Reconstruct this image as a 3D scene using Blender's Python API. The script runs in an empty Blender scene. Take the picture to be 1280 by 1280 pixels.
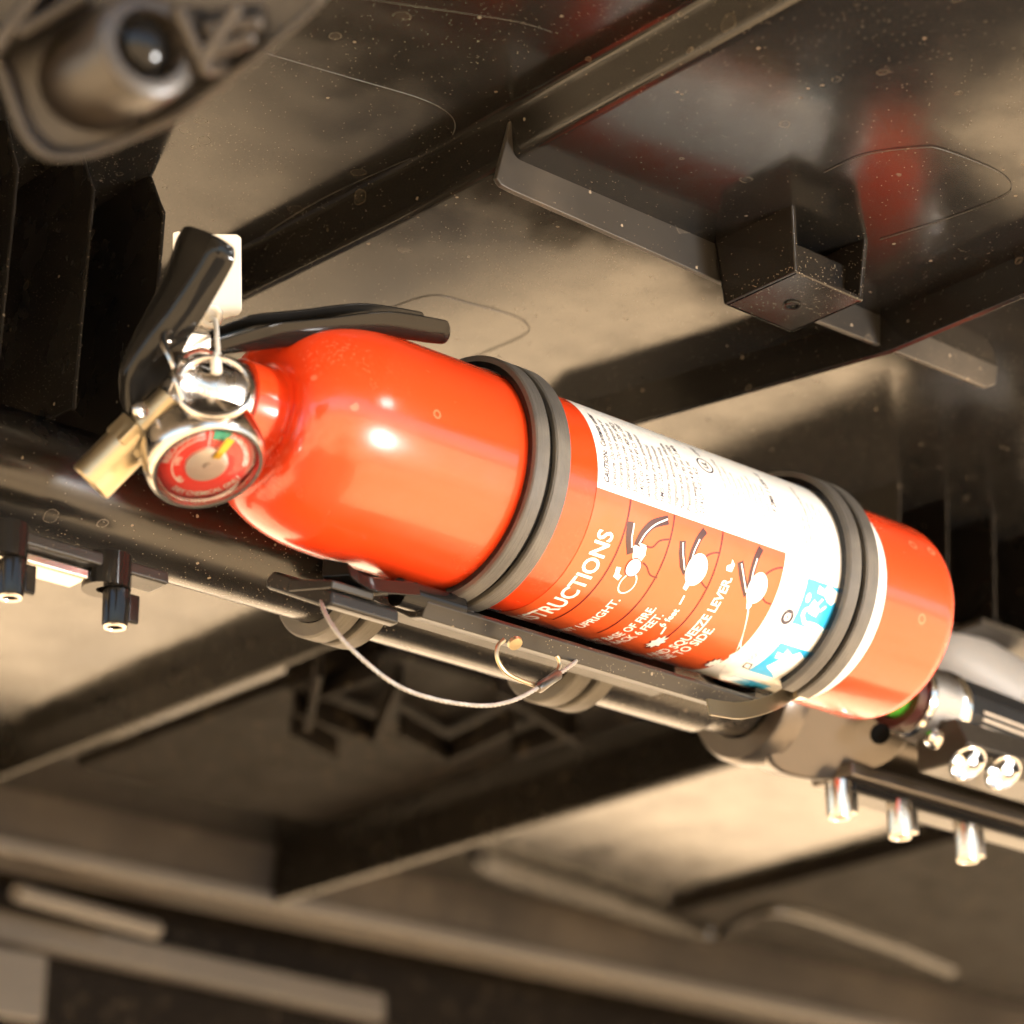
import bpy, bmesh, math, random
from mathutils import Vector, Matrix, noise
random.seed(7)
V = Vector; R = math.radians
scene = bpy.context.scene
COL = scene.collection

# ------------------------------------------------------------------ camera
# world axes: X runs along the roll-cage tube, Y across the vehicle, Z up (metres)
FPX, PITCH, AZ = 3600.0, 0.38336, 0.72718
CAM = V((-.69461507, -.73077129, 1.40046))
ZE = 1.80                                   # height of the extinguisher's axis
cr = V((math.cos(AZ), -math.sin(AZ), 0)); ch = V((math.sin(AZ), math.cos(AZ), 0))
cu = -math.sin(PITCH) * ch + V((0, 0, math.cos(PITCH)))
cw = math.cos(PITCH) * ch + V((0, 0, math.sin(PITCH)))
cd = bpy.data.cameras.new('camera'); cam = bpy.data.objects.new('camera', cd); COL.objects.link(cam)
cam.matrix_world = Matrix.Translation(CAM) @ Matrix((cr, cu, -cw)).transposed().to_4x4()
cd.sensor_width = 36; cd.lens = 36 * FPX / 1280; cd.clip_start = .02; cd.clip_end = 2000
cd.dof.use_dof = True; cd.dof.focus_distance = 1.045; cd.dof.aperture_fstop = 8.2
scene.camera = cam

# ------------------------------------------------------------------ light
SUN_EL, SUN_AZ = R(40), R(48)              # azimuth measured from +Y towards +X
w = bpy.data.worlds.new('World'); scene.world = w; w.use_nodes = True
wn = w.node_tree.nodes; bg = wn['Background']
sky = wn.new('ShaderNodeTexSky'); sky.sky_type = 'NISHITA'; sky.sun_disc = False
sky.sun_elevation = SUN_EL; sky.sun_rotation = SUN_AZ; sky.dust_density = 2.0
w.node_tree.links.new(sky.outputs[0], bg.inputs[0]); bg.inputs[1].default_value = .08
sd = V((math.sin(SUN_AZ) * math.cos(SUN_EL), math.cos(SUN_AZ) * math.cos(SUN_EL), math.sin(SUN_EL)))
sl = bpy.data.lights.new('sun', 'SUN'); sl.energy = 5.0; sl.angle = R(.5); sl.color = (1, .93, .82)
so = bpy.data.objects.new('sun', sl); COL.objects.link(so); so.rotation_euler = sd.to_track_quat('Z', 'Y').to_euler()
# the photographer's flash, held off to the right of the camera
fl = bpy.data.lights.new('camera_flash', 'AREA'); fl.shape = 'DISK'; fl.size = .26; fl.energy = 5.1; fl.color = (1, .98, .95)
fo = bpy.data.objects.new('camera_flash', fl); COL.objects.link(fo)
fo.location = V((.35, -1.5, 1.42))
fo.rotation_euler = (-(V((0, 0, ZE)) - fo.location)).to_track_quat('Z', 'Y').to_euler()
vs = scene.view_settings; vs.view_transform = 'Standard'; vs.look = 'None'; vs.exposure = 2.85; vs.gamma = 1; vs.use_curve_mapping = False
scene.render.engine = 'CYCLES'
scene.cycles.use_denoising = True; scene.cycles.use_adaptive_sampling = True; scene.cycles.adaptive_threshold = .03; scene.cycles.max_bounces = 6; scene.cycles.glossy_bounces = 4; scene.cycles.diffuse_bounces = 3
scene.cycles.caustics_reflective = False; scene.cycles.caustics_refractive = False; scene.cycles.sample_clamp_indirect = 8

# ------------------------------------------------------------------ survey helpers (picture 1280 px -> a point on a real plane)
def ray(x, y): return (x - 640) / FPX * cr - (y - 640) / FPX * cu + cw
def on(x, y, ax, val):
    d = ray(x, y); return CAM + d * ((val - CAM[ax]) / d[ax])
def PX(x, y, v): return on(x, y, 0, v)
def PY(x, y, v): return on(x, y, 1, v)
def PZ(x, y, v): return on(x, y, 2, v)
def PD(x, y, d): return CAM + ray(x, y) * d
RB = .0413
def cyl(x, y, rad=RB):                      # -> (distance along axis, angle in degrees; 0 faces -Y, + is up)
    d = ray(x, y); o = CAM - V((0, 0, ZE))
    a = d.y**2 + d.z**2; b = o.y*d.y + o.z*d.z; c = o.y**2 + o.z**2 - rad*rad
    t = (-b - math.sqrt(max(0, b*b - a*c))) / a; q = o + d*t
    return q.x, math.degrees(math.atan2(q.z, -q.y))
def onc(x, ph, rad): return V((x, -rad*math.cos(R(ph)), ZE + rad*math.sin(R(ph))))

# ------------------------------------------------------------------ materials
def mat(name, col, rough=.5, metal=0, coat=0, **kw):
    m = bpy.data.materials.new(name); m.use_nodes = True; b = m.node_tree.nodes['Principled BSDF']
    b.inputs['Base Color'].default_value = (*col, 1); b.inputs['Roughness'].default_value = rough; b.inputs['Metallic'].default_value = metal
    if coat: b.inputs['Coat Weight'].default_value = coat; b.inputs['Coat Roughness'].default_value = kw.get('coat_rough', .04)
    if 'emit' in kw: b.inputs['Emission Color'].default_value = (*kw['emit'], 1); b.inputs['Emission Strength'].default_value = kw['power']
    if 'trans' in kw: b.inputs['Transmission Weight'].default_value = kw['trans']
    if 'ior' in kw: b.inputs['IOR'].default_value = kw['ior']
    if 'spec' in kw: b.inputs['Specular IOR Level'].default_value = kw['spec']
    return m
class NT:
    def __init__(s, m): s.t = m.node_tree; s.n = s.t.nodes; s.b = s.n['Principled BSDF']; s.tc = s.n.new('ShaderNodeTexCoord')
    def new(s, k, **kw):
        o = s.n.new(k)
        for a, v in kw.items(): setattr(o, a, v)
        return o
    def link(s, a, b): s.t.links.new(a, b)
    def noise(s, scale, detail=4, rough=.55, vec=None):
        o = s.new('ShaderNodeTexNoise'); o.inputs['Scale'].default_value = scale; o.inputs['Detail'].default_value = detail; o.inputs['Roughness'].default_value = rough
        s.link(vec or s.tc.outputs['Object'], o.inputs['Vector']); return o.outputs['Fac']
    def vor(s, scale, rnd=1, vec=None):
        o = s.new('ShaderNodeTexVoronoi'); o.inputs['Scale'].default_value = scale; o.inputs['Randomness'].default_value = rnd
        s.link(vec or s.tc.outputs['Object'], o.inputs['Vector']); return o
    def ramp(s, v, a, b, c=0., d=1.):
        o = s.new('ShaderNodeMapRange'); o.interpolation_type = 'SMOOTHSTEP'
        for i, q in zip(('From Min', 'From Max', 'To Min', 'To Max'), (a, b, c, d)): o.inputs[i].default_value = q
        s.link(v, o.inputs['Value']); return o.outputs['Result']
    def math(s, op, a, b=None, c=None):
        o = s.new('ShaderNodeMath', operation=op)
        for i, q in enumerate((a, b, c)):
            if q is None: continue
            if isinstance(q, (int, float)): o.inputs[i].default_value = q
            else: s.link(q, o.inputs[i])
        return o.outputs[0]
    def mix(s, fac, a, b):
        o = s.new('ShaderNodeMix', data_type='RGBA')
        if isinstance(fac, (int, float)): o.inputs[0].default_value = fac
        else: s.link(fac, o.inputs[0])
        for i, q in ((6, a), (7, b)):
            if isinstance(q, tuple): o.inputs[i].default_value = (*q, 1)
            else: s.link(q, o.inputs[i])
        return o.outputs[2]
    def bump(s, h, strength, dist=.001):
        o = s.new('ShaderNodeBump'); o.inputs['Strength'].default_value = strength; o.inputs['Distance'].default_value = dist
        s.link(h, o.inputs['Height']); s.link(o.outputs[0], s.b.inputs['Normal']); return o

def dusty(name, base, rough, dust=.5, spots=1., film=.15, grain=0., dustcol=(.36, .29, .21), wav=.25, metal=0, specks=.5, spec=.5):
    """black moulding with dried water rings, grit specks and a film of tan dust"""
    m = mat(name, base, rough, metal, spec=spec); t = NT(m)
    big = t.noise(7, 5, .6); fine = t.noise(900, 2)
    v1 = t.vor(1500); ran1 = t.new('ShaderNodeSeparateColor'); t.link(v1.outputs['Color'], ran1.inputs[0])
    dens = t.ramp(big, .42, .72, .02, specks)
    sp = t.math('MULTIPLY', t.math('LESS_THAN', t.math('ADD', v1.outputs['Distance'], t.math('MULTIPLY', fine, .3)), .45), t.math('LESS_THAN', ran1.outputs[0], dens))
    v3 = t.vor(420); ran3 = t.new('ShaderNodeSeparateColor'); t.link(v3.outputs['Color'], ran3.inputs[0])
    blob = t.math('MULTIPLY', t.math('LESS_THAN', t.math('ADD', v3.outputs['Distance'], t.math('MULTIPLY', fine, .25)), .42), t.math('LESS_THAN', ran3.outputs[1], (.016 * spots)))
    # dried water rings
    warp = t.new('ShaderNodeVectorMath', operation='ADD'); wn_ = t.new('ShaderNodeTexNoise'); wn_.inputs['Scale'].default_value = 120
    t.link(t.tc.outputs['Object'], wn_.inputs['Vector'])
    ws = t.new('ShaderNodeVectorMath', operation='SCALE'); ws.inputs['Scale'].default_value = .004; t.link(wn_.outputs['Color'], ws.inputs[0])
    t.link(t.tc.outputs['Object'], warp.inputs[0]); t.link(ws.outputs[0], warp.inputs[1])
    v2 = t.vor(105, 1, warp.outputs[0]); r2 = t.new('ShaderNodeSeparateColor'); t.link(v2.outputs['Color'], r2.inputs[0])
    rad = t.math('MULTIPLY_ADD', r2.outputs[1], .24, .08)
    e = t.math('ABSOLUTE', t.math('SUBTRACT', v2.outputs['Distance'], rad))
    ring = t.math('MULTIPLY', t.ramp(e, .008, .034, 1, 0), t.math('LESS_THAN', r2.outputs[0], .2 * spots))
    inner = t.math('MULTIPLY', t.math('LESS_THAN', v2.outputs['Distance'], rad), t.math('LESS_THAN', r2.outputs[0], .2 * spots))
    ring = t.math('MULTIPLY', ring, t.ramp(fine, .3, .6, .25, .8))
    fm = t.math('MULTIPLY', t.ramp(big, .35, .75), film)
    f = t.math('MAXIMUM', t.math('MULTIPLY', sp, .6), t.math('MULTIPLY', blob, .6))
    f = t.math('MAXIMUM', f, t.math('MULTIPLY', ring, .32)); f = t.math('MAXIMUM', f, t.math('MULTIPLY', inner, .05))
    f = t.math('MAXIMUM', t.math('MULTIPLY', f, min(1, dust * 2)), fm)
    t.link(t.mix(f, base, dustcol), t.b.inputs['Base Color'])
    rr = t.math('ADD', t.math('MULTIPLY_ADD', f, .6, rough), t.ramp(t.noise(45, 4), .3, .75, -.03, .06))
    t.link(rr, t.b.inputs['Roughness'])
    h = t.math('ADD', t.math('MULTIPLY', t.noise(9, 2), 1.), t.math('MULTIPLY', f, .02 + grain))
    t.bump(h, wav, .004)
    return m

M = {}
M['roof'] = dusty('roof_plastic', (.009, .0085, .008), .155, .3, .5, .008, wav=.13, specks=.13)
M['rib'] = dusty('rib_plastic', (.010, .009, .0085), .2, .4, .6, .01, wav=.1, specks=.25, spec=.35)
M['ribface'] = dusty('rib_dusty', (.024, .022, .020), .40, .5, .9, .26, wav=.1, specks=.45)
M['fin'] = dusty('fin_plastic', (.006, .0055, .005), .24, .3, .3, .01, wav=.1, specks=.1, spec=.25)
M['tube'] = dusty('tube_paint', (.007, .0065, .006), .22, .4, .7, .02, wav=.05, specks=.1)
M['bracket'] = dusty('bracket_plastic', (.014, .013, .012), .32, .4, .4, .045, wav=.1, specks=.2, spec=.3)
M['beam'] = dusty('beam_paint', (.026, .023, .021), .36, .6, 1.5, .07, wav=.1, specks=.3, spec=.22)
M['dark'] = dusty('dark_moulding', (.009, .008, .0075), .34, .5, 1.2, .04, wav=.12, specks=.4)
M['dull_black'] = dusty('dull_black_plastic', (.007, .006, .0055), .55, .4, 1.2, .0, wav=.12, specks=.10, spec=.03)
M['pale'] = dusty('grey_strip', (.07, .065, .062), .45, .4, 1.2, .04, wav=.1, specks=.3)
M['mould'] = dusty('overhead_moulding', (.016, .013, .011), .32, .3, .3, .05, wav=.1, spec=.4)

m = M['red'] = mat('red_paint', (.74, .053, .010), .24, 0, .38, coat_rough=.05); t = NT(m)
v = t.vor(95); rs = t.new('ShaderNodeSeparateColor'); t.link(v.outputs['Color'], rs.inputs[0])
e = t.math('ABSOLUTE', t.math('SUBTRACT', v.outputs['Distance'], t.math('MULTIPLY_ADD', rs.outputs[1], .2, .12)))
ring = t.math('MULTIPLY', t.ramp(e, .01, .05, 1, 0), t.math('LESS_THAN', rs.outputs[0], .10))
du = t.math('MULTIPLY', t.ramp(t.noise(14, 6, .65), .5, .8), t.ramp(t.noise(700, 2), .45, .75, 0, .22))
mpx = t.new('ShaderNodeMapping'); mpx.inputs['Scale'].default_value = (12, 160, 160); t.link(t.tc.outputs['Object'], mpx.inputs[0])
scr = t.math('MULTIPLY', t.ramp(t.noise(9, 3, .6, mpx.outputs[0]), .70, .76), t.ramp(t.noise(18, 3), .5, .65))
fx_ = t.math('MAXIMUM', t.math('MULTIPLY', ring, .2), t.math('MAXIMUM', du, t.math('MULTIPLY', scr, .22)))
t.link(t.mix(fx_, (.74, .053, .010), (.85, .50, .30)), t.b.inputs['Base Color'])
t.link(t.math('ADD', t.math('MULTIPLY_ADD', fx_, .8, .2), t.ramp(t.noise(25, 5), .35, .75, 0, .1)), t.b.inputs['Roughness']); t.bump(t.math('ADD', t.noise(60, 2), t.math('MULTIPLY', t.noise(420, 2), .25)), .035, .001)
M['orange'] = mat('label_orange', (.56, .085, .020), .32, 0, .4, coat_rough=.12)
M['white'] = mat('label_white', (.84, .83, .80), .34, 0, .4, coat_rough=.12)
for _k in ('orange', 'white'):
    t = NT(M[_k]); t.bump(t.math('ADD', t.noise(26, 4), t.math('MULTIPLY', t.noise(300, 2), .1)), .10, .002); t.link(t.ramp(t.noise(50, 5), .3, .8, .28, .48), t.b.inputs['Roughness'])
M['ink'] = mat('label_ink', (.035, .03, .05), .4)
M['inkgrey'] = mat('label_grey_ink', (.30, .29, .30), .4)
M['maroon'] = mat('label_dark_red', (.13, .008, .006), .4)
M['leverink'] = mat('label_lever_ink', (.045, .010, .012), .4)
M['cyan'] = mat('label_blue', (.03, .38, .72), .35, 0, .4, coat_rough=.12)
m = M['rubber'] = mat('strap_rubber', (.085, .08, .074), .55); t = NT(m)
mp = t.new('ShaderNodeMapping'); mp.inputs['Scale'].default_value = (1, .03, .03); t.link(t.tc.outputs['Object'], mp.inputs[0])
g = t.noise(1800, 3, .6, mp.outputs[0]); g2 = t.noise(40, 5)
t.link(t.mix(t.ramp(g2, .3, .75), (.060, .056, .052), (.125, .115, .10)), t.b.inputs['Base Color']); t.bump(t.math('ADD', g, t.math('MULTIPLY', t.noise(1500, 2), .3)), .55, .0008)
m = M['alu'] = mat('cast_aluminium', (.5, .46, .41), .26, 1); t = NT(m); t.link(t.ramp(t.noise(160, 4), .3, .7, .16, .36), t.b.inputs['Roughness']); t.bump(t.noise(300, 3), .25, .0005)
M['brass'] = mat('nickel_brass', (.44, .36, .23), .36, 1)
M['steel'] = mat('polished_steel', (.56, .52, .47), .2, 1)
M['chrome'] = mat('chrome', (.62, .61, .59), .12, 1)
m = M['lever'] = mat('lever_enamel', (.008, .0075, .007), .2, 0, .4, coat_rough=.06, spec=.02); t = NT(m); t.bump(t.noise(220, 3), .05, .001)
t.link(t.mix(t.ramp(t.noise(30, 6, .7), .62, .8, 0, .12), (.008, .0075, .007), (.22, .18, .14)), t.b.inputs['Base Color'])
M['tag'] = mat('tag_plastic', (.80, .77, .70), .5)
M['seal'] = mat('seal_plastic', (.82, .80, .74), .4)
M['gface'] = mat('gauge_red', (.85, .05, .04), .45)
M['gwhite'] = mat('gauge_white', (.92, .9, .88), .45)
M['green'] = mat('gauge_green', (.02, .33, .2), .4)
M['yellow'] = mat('gauge_yellow', (.85, .52, .02), .35)
M['brushed'] = mat('brushed_disc', (.72, .64, .61), .38, .25)
m = M['glass'] = bpy.data.materials.new('gauge_lens'); m.use_nodes = True; _n = m.node_tree.nodes; _n.remove(_n['Principled BSDF'])
_tr = _n.new('ShaderNodeBsdfTransparent'); _gl = _n.new('ShaderNodeBsdfGlossy'); _gl.inputs['Roughness'].default_value = .03; _fr = _n.new('ShaderNodeFresnel'); _fr.inputs[0].default_value = 1.45; _mx = _n.new('ShaderNodeMixShader')
m.node_tree.links.new(_fr.outputs[0], _mx.inputs[0]); m.node_tree.links.new(_tr.outputs[0], _mx.inputs[1]); m.node_tree.links.new(_gl.outputs[0], _mx.inputs[2]); m.node_tree.links.new(_mx.outputs[0], _n['Material Output'].inputs[0])
M['wire'] = mat('cable_steel', (.30, .285, .265), .55, .5)
M['band'] = mat('bronze_band', (.16, .125, .075), .32, .9)
M['knurl'] = mat('knurled_steel', (.34, .32, .30), .34, 1)
M['torch'] = mat('torch_body', (.010, .011, .013), .38, spec=.2)
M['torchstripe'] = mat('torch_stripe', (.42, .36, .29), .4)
M['plug'] = mat('green_plug', (.05, .26, .02), .45)
M['lead'] = mat('led_chip', (.9, .9, .9), .3, 0, 0, emit=(1, .98, .95), power=1.6)
m = M['grey'] = mat('grey_cast', (.11, .098, .088), .28, .8); t = NT(m); t.bump(t.noise(700, 2), .1, .0006)
m = M['sand'] = mat('sunlit_sand', (.46, .34, .215), .95); t = NT(m)
t.link(t.mix(t.ramp(t.noise(.62, 4, .6), .31, .53), (.11, .078, .046), t.mix(t.noise(3., 5, .6), (.46, .305, .155), (.66, .465, .26))), t.b.inputs['Base Color'])  # dark patches added to break up the roof's tan reflections

# ------------------------------------------------------------------ mesh helpers
class MB:
    def __init__(s): s.v = []; s.f = []
    def add(s, vs_, fs):
        k = len(s.v); s.v += [V(q) for q in vs_]; s.f += [tuple(i + k for i in f) for f in fs]; return s
    def box(s, c, h, ax=(V((1, 0, 0)), V((0, 1, 0)), V((0, 0, 1)))):
        c = V(c); P = [c + ax[0]*h[0]*a + ax[1]*h[1]*b + ax[2]*h[2]*d for a in (-1, 1) for b in (-1, 1) for d in (-1, 1)]
        return s.add(P, [(0, 1, 3, 2), (4, 6, 7, 5), (0, 4, 5, 1), (2, 3, 7, 6), (0, 2, 6, 4), (1, 5, 7, 3)])
    def prism(s, poly, vec):
        n = len(poly); vec = V(vec)
        return s.add([V(p) for p in poly] + [V(p) + vec for p in poly], [tuple(range(n)), tuple(range(2*n - 1, n - 1, -1))] + [(i, (i+1) % n, n + (i+1) % n, n + i) for i in range(n)])
    def lathe(s, prof, o, ax, seg=48, close=False):
        o = V(o); ax = V(ax).normalized(); e1 = ax.orthogonal().normalized(); e2 = ax.cross(e1)
        vs_, fs, rings = [], [], []
        for a, r in prof:
            if r < 1e-7: rings.append([len(vs_)]); vs_.append(o + ax*a)
            else:
                rings.append(list(range(len(vs_), len(vs_) + seg)))
                vs_ += [o + ax*a + (e1*math.cos(2*math.pi*i/seg) + e2*math.sin(2*math.pi*i/seg))*r for i in range(seg)]
        pairs = list(zip(rings, rings[1:])) + ([(rings[-1], rings[0])] if close else [])
        for A, B in pairs:
            for i in range(seg):
                j = (i+1) % seg
                if len(A) == 1 and len(B) == 1: continue
                if len(A) == 1: fs.append((A[0], B[j], B[i]))
                elif len(B) == 1: fs.append((A[i], A[j], B[0]))
                else: fs.append((A[i], A[j], B[j], B[i]))
        return s.add(vs_, fs)
    def tube(s, pts, r, seg=12, closed=False, cap=True):
        pts = [V(p) for p in pts]; n = len(pts); vs_, fs = [], []
        rr = r if isinstance(r, (list, tuple)) else [r]*n
        prev = None
        for i, p in enumerate(pts):
            a = pts[i-1] if (i > 0 or closed) else p; b = pts[(i+1) % n] if (i < n-1 or closed) else p
            tn = (b - a).normalized()
            e = tn.orthogonal() if prev is None else prev - tn*prev.dot(tn)
            e.normalize(); prev = e; g = tn.cross(e)
            vs_ += [p + (e*math.cos(2*math.pi*k/seg) + g*math.sin(2*math.pi*k/seg))*rr[i] for k in range(seg)]
        for i in range(n if closed else n-1):
            A, B = i*seg, ((i+1) % n)*seg
            fs += [(A+k, A+(k+1) % seg, B+(k+1) % seg, B+k) for k in range(seg)]
        if cap and not closed: fs += [tuple(range(seg-1, -1, -1)), tuple(range((n-1)*seg, n*seg))]
        return s.add(vs_, fs)
    def grid(s, fn, nu, nv):
        vs_ = [fn(i/nu, j/nv) for i in range(nu+1) for j in range(nv+1)]
        return s.add(vs_, [(i*(nv+1)+j, (i+1)*(nv+1)+j, (i+1)*(nv+1)+j+1, i*(nv+1)+j+1) for i in range(nu) for j in range(nv)])
    def sweep(s, sects):                    # list of equal-length closed sections
        m_ = len(sects[0]); vs_ = [p for q in sects for p in q]; fs = []
        for i in range(len(sects)-1):
            fs += [(i*m_+k, i*m_+(k+1) % m_, (i+1)*m_+(k+1) % m_, (i+1)*m_+k) for k in range(m_)]
        fs += [tuple(range(m_-1, -1, -1)), tuple(range((len(sects)-1)*m_, len(sects)*m_))]
        return s.add(vs_, fs)
    def build(s, name, material, parent=None, bevel=0, seg=2, smooth=True, sharp=35, recalc=True, sub=0):
        o0 = V((0, 0, 0)); q = parent
        while q is not None: o0 = o0 + q.location; q = q.parent
        me = bpy.data.meshes.new(name); me.from_pydata([tuple(p - o0) for p in s.v], [], s.f)
        if recalc:
            bm = bmesh.new(); bm.from_mesh(me); bmesh.ops.remove_doubles(bm, verts=bm.verts, dist=1e-7); bmesh.ops.recalc_face_normals(bm, faces=bm.faces); bm.to_mesh(me); bm.free()
        if smooth:
            me.polygons.foreach_set('use_smooth', [True]*len(me.polygons)); me.set_sharp_from_angle(angle=R(sharp))
        o = bpy.data.objects.new(name, me); COL.objects.link(o); me.materials.append(M[material] if isinstance(material, str) else material)
        if parent: o.parent = parent
        if sub:
            md = o.modifiers.new('sub', 'SUBSURF'); md.levels = sub; md.render_levels = sub
        if bevel:
            md = o.modifiers.new('bevel', 'BEVEL'); md.width = bevel; md.segments = seg; md.limit_method = 'ANGLE'; md.angle_limit = R(30); md.harden_normals = True
        return o
def tag(o, label, cat, group=None):
    o['label'] = label; o['category'] = cat
    if group: o['group'] = group
    return o
def thing(name, loc, label, cat, group=None):
    o = bpy.data.objects.new(name, None); COL.objects.link(o); o.location = loc; o.empty_display_size = .02
    return tag(o, label, cat, group)
def struct(o): o['kind'] = 'structure'; return o
def spline(pts, n=8, closed=False):         # Catmull-Rom
    pts = [V(p) for p in pts]; out = []; k = len(pts)
    for i in range(k if closed else k-1):
        g = lambda j: pts[j % k] if closed else pts[max(0, min(k-1, j))]
        a, b, c, d = g(i-1), g(i), g(i+1), g(i+2)
        for q in range(n):
            t = q/n; out.append(.5*((2*b) + (c-a)*t + (2*a-5*b+4*c-d)*t*t + (3*b-a-3*c+d)*t**3))
    if not closed: out.append(pts[-1])
    return out
AX, AY, AZv = V((1, 0, 0)), V((0, 1, 0)), V((0, 0, 1))

# ------------------------------------------------------------------ the ground round the vehicle (seen only as the tan light and reflections it gives)
g = MB().grid(lambda a, b: V((-400 + 800*a, -400 + 800*b, 0)), 2, 2).build('ground', 'sand'); struct(g)

fp = MB().box(V((.45, .96, .56)), (1.35, .71, .03)).build('unseen_cab_floor', mat('cab_floor_matte', (.015, .013, .012), 1.0, spec=0.), None, .01); struct(fp)  # unseen dark slab, added to block bounce from the ground below

# ------------------------------------------------------------------ roof underside
Z1, Z2, Z3 = 1.920, 1.900, 1.9005
YL = [-.42, -.30, -.2, -.12, -.061, -.02, .09, .2, .30, .36, .68, 1.1, 1.62]
def x2(y):
    if y < -.06: return .102
    if y < .1: return .102 - .225*(y + .06)
    if y < .3: return .066 + (y - .1)/.2*.084
    return .150
def roof_profile(y):
    a, b = -.090 - .05*max(0, y), x2(y); p = []
    def fil(x, za, zb, r=.0035):            # rounded step
        q = [(x - .006 - r, za)]
        for k in range(1, 4): t_ = k/4*math.pi/2; q.append((x - .006 - r + r*math.sin(t_), za - r*(1 - math.cos(t_))))
        q += [(x - .0059, za - r - .001)] + [(x - .0051, zb + r + .001)]
        for k in range(1, 5): t_ = k/4*math.pi/2; q.append((x - .005 + r*(1 - math.cos(t_)), zb + r - r*math.sin(t_)))
        return q
    p = [(-.75, Z1 + .012), (-.45, Z1 + .004), (-.25, Z1)] + fil(a, Z1, Z2) + [((a+b)/2, Z2 + .0005), (b, Z2 + .0004)] + [(.25, Z3), (.38, Z3), (.6, Z3 + .002), (1.1, Z3 + .004), (1.9, Z3 + .01)]
    return p
rows = []
for i in range(len(YL)-1):
    for k in range(4): rows.append(YL[i] + (YL[i+1]-YL[i])*k/4)
rows.append(YL[-1])
profs = [[V((x, y, z)) for x, z in roof_profile(y)] for y in rows]
n = len(profs[0]); vs_ = [p for q in profs for p in q] + [p + V((0, 0, .02)) for q in profs for p in q]
k0 = len(rows)*n; fs = []
for i in range(len(rows)-1):
    for j in range(n-1):
        A = (i*n+j, (i+1)*n+j, (i+1)*n+j+1, i*n+j+1); fs += [A, tuple(k0 + q for q in reversed(A))]
for i in range(len(rows)-1):
    fs += [(i*n, k0+i*n, k0+(i+1)*n, (i+1)*n), (i*n+n-1, (i+1)*n+n-1, k0+(i+1)*n+n-1, k0+i*n+n-1)]
for j in range(n-1):
    i = len(rows)-1; fs += [(j, j+1, k0+j+1, k0+j), (i*n+j, k0+i*n+j, k0+i*n+j+1, i*n+j+1)]
roof = struct(MB().add(vs_, fs).build('roof', 'roof', sharp=50))

# thin hanging rib across the panels
yf = -.0575
def strip(pts_top, pts_bot, th, name, material, parent=roof, bevel=.0006):
    poly = pts_top + list(reversed(pts_bot)); return MB().prism(poly, V((0, th, 0))).build(name, material, parent, bevel)
fx0, fx1 = -.0945, .166
pf = lambda x, y: PY(x, y, yf)
top = [V((fx0, yf, 1.9195)), V((fx0 + .003, yf, 1.9185)), V((-.080, yf, 1.902)), V((.1, yf, 1.902)), V((.13, yf, 1.902)), pf(1250, 433)]
bot = [pf(621, 222), pf(627, 231), pf(640, 238), pf(920, 361), pf(1117, 438), pf(1234, 484), pf(1245, 480)]
MB().prism(top + list(reversed(bot)), V((0, .0022, 0))).build('rib', 'ribface', roof, .0005)
ry = [-.40, -.3, -.2, -.12, -.061, -.02, .03, .09, .15, .2, .25, .30]
MB().sweep([[V((x2(y) - .0012, y, 1.902)), V((x2(y) - .0022, y, 1.8838)), V((x2(y), y, 1.8832)), V((x2(y) + .001, y, 1.902))] for y in ry]).build('rib', 'roof', roof, .0004)
# hollow screw post on the rib: left wall, right wall, back wall, floor with screw hole
def slab(poly, vec, name, parent, material='rib', bevel=.0008): return MB().prism(poly, vec).build(name, material, parent, bevel)
post = thing('screw_post', (.03, -.075, 1.88), 'black open-sided plastic screw post hanging from the roof rib', 'screw post')
zb = 1.8745
xa, xb = .0060, .0480; yb, yfnt = -.058, -.098
def taper(x, y, z):                          # slight draft towards the floor
    k = (1.9 - z)/.03; cx = .025; cy = -.078; return V((cx + (x-cx)*(1 - .14*k), cy + (y-cy)*(1 - .10*k), z))
slab([taper(xa, yfnt, 1.901), taper(xa, yb, 1.901), taper(xa, yb, zb), taper(xa, yfnt, zb)], V((.0024, 0, 0)), 'side_wall', post)
slab([taper(xb, yfnt, 1.901), taper(xb, yb, 1.901), taper(xb, yb, zb), taper(xb, yfnt, zb)], V((-.0024, 0, 0)), 'side_wall', post)
slab([taper(xa, yb, 1.901), taper(xb, yb, 1.901), taper(xb, yb, zb), taper(xa, yb, zb)], V((0, -.0024, 0)), 'back_wall', post)
fl_ = slab([taper(xa, yfnt, zb), taper(xb, yfnt, zb), taper(xb, yb, zb), taper(xa, yb, zb)], V((0, 0, .0022)), 'floor_plate', post)
slab([taper(xa, yfnt + .012, 1.8915), taper(xb, yfnt + .012, 1.8915), taper(xb, yb, 1.8915), taper(xa, yb, 1.8915)], V((0, 0, .0016)), 'inner_web', post)
slab([taper(xa + .001, yfnt + .009, 1.8925), taper(xb - .001, yfnt + .009, 1.8925), taper(xb - .001, yfnt + .0075, zb + .001), taper(xa + .001, yfnt + .0075, zb + .001)], V((0, .0016, 0)), 'recess_panel', post)
hc = V((.027, -.077, zb))
MB().lathe([(0, .0034), (-.0006, .0032), (-.0006, .0024), (.001, .0021), (.001, 0)], hc - V((0, 0, .0002)), AZv, 24).build('screw_hole', 'lever', fl_)
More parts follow.
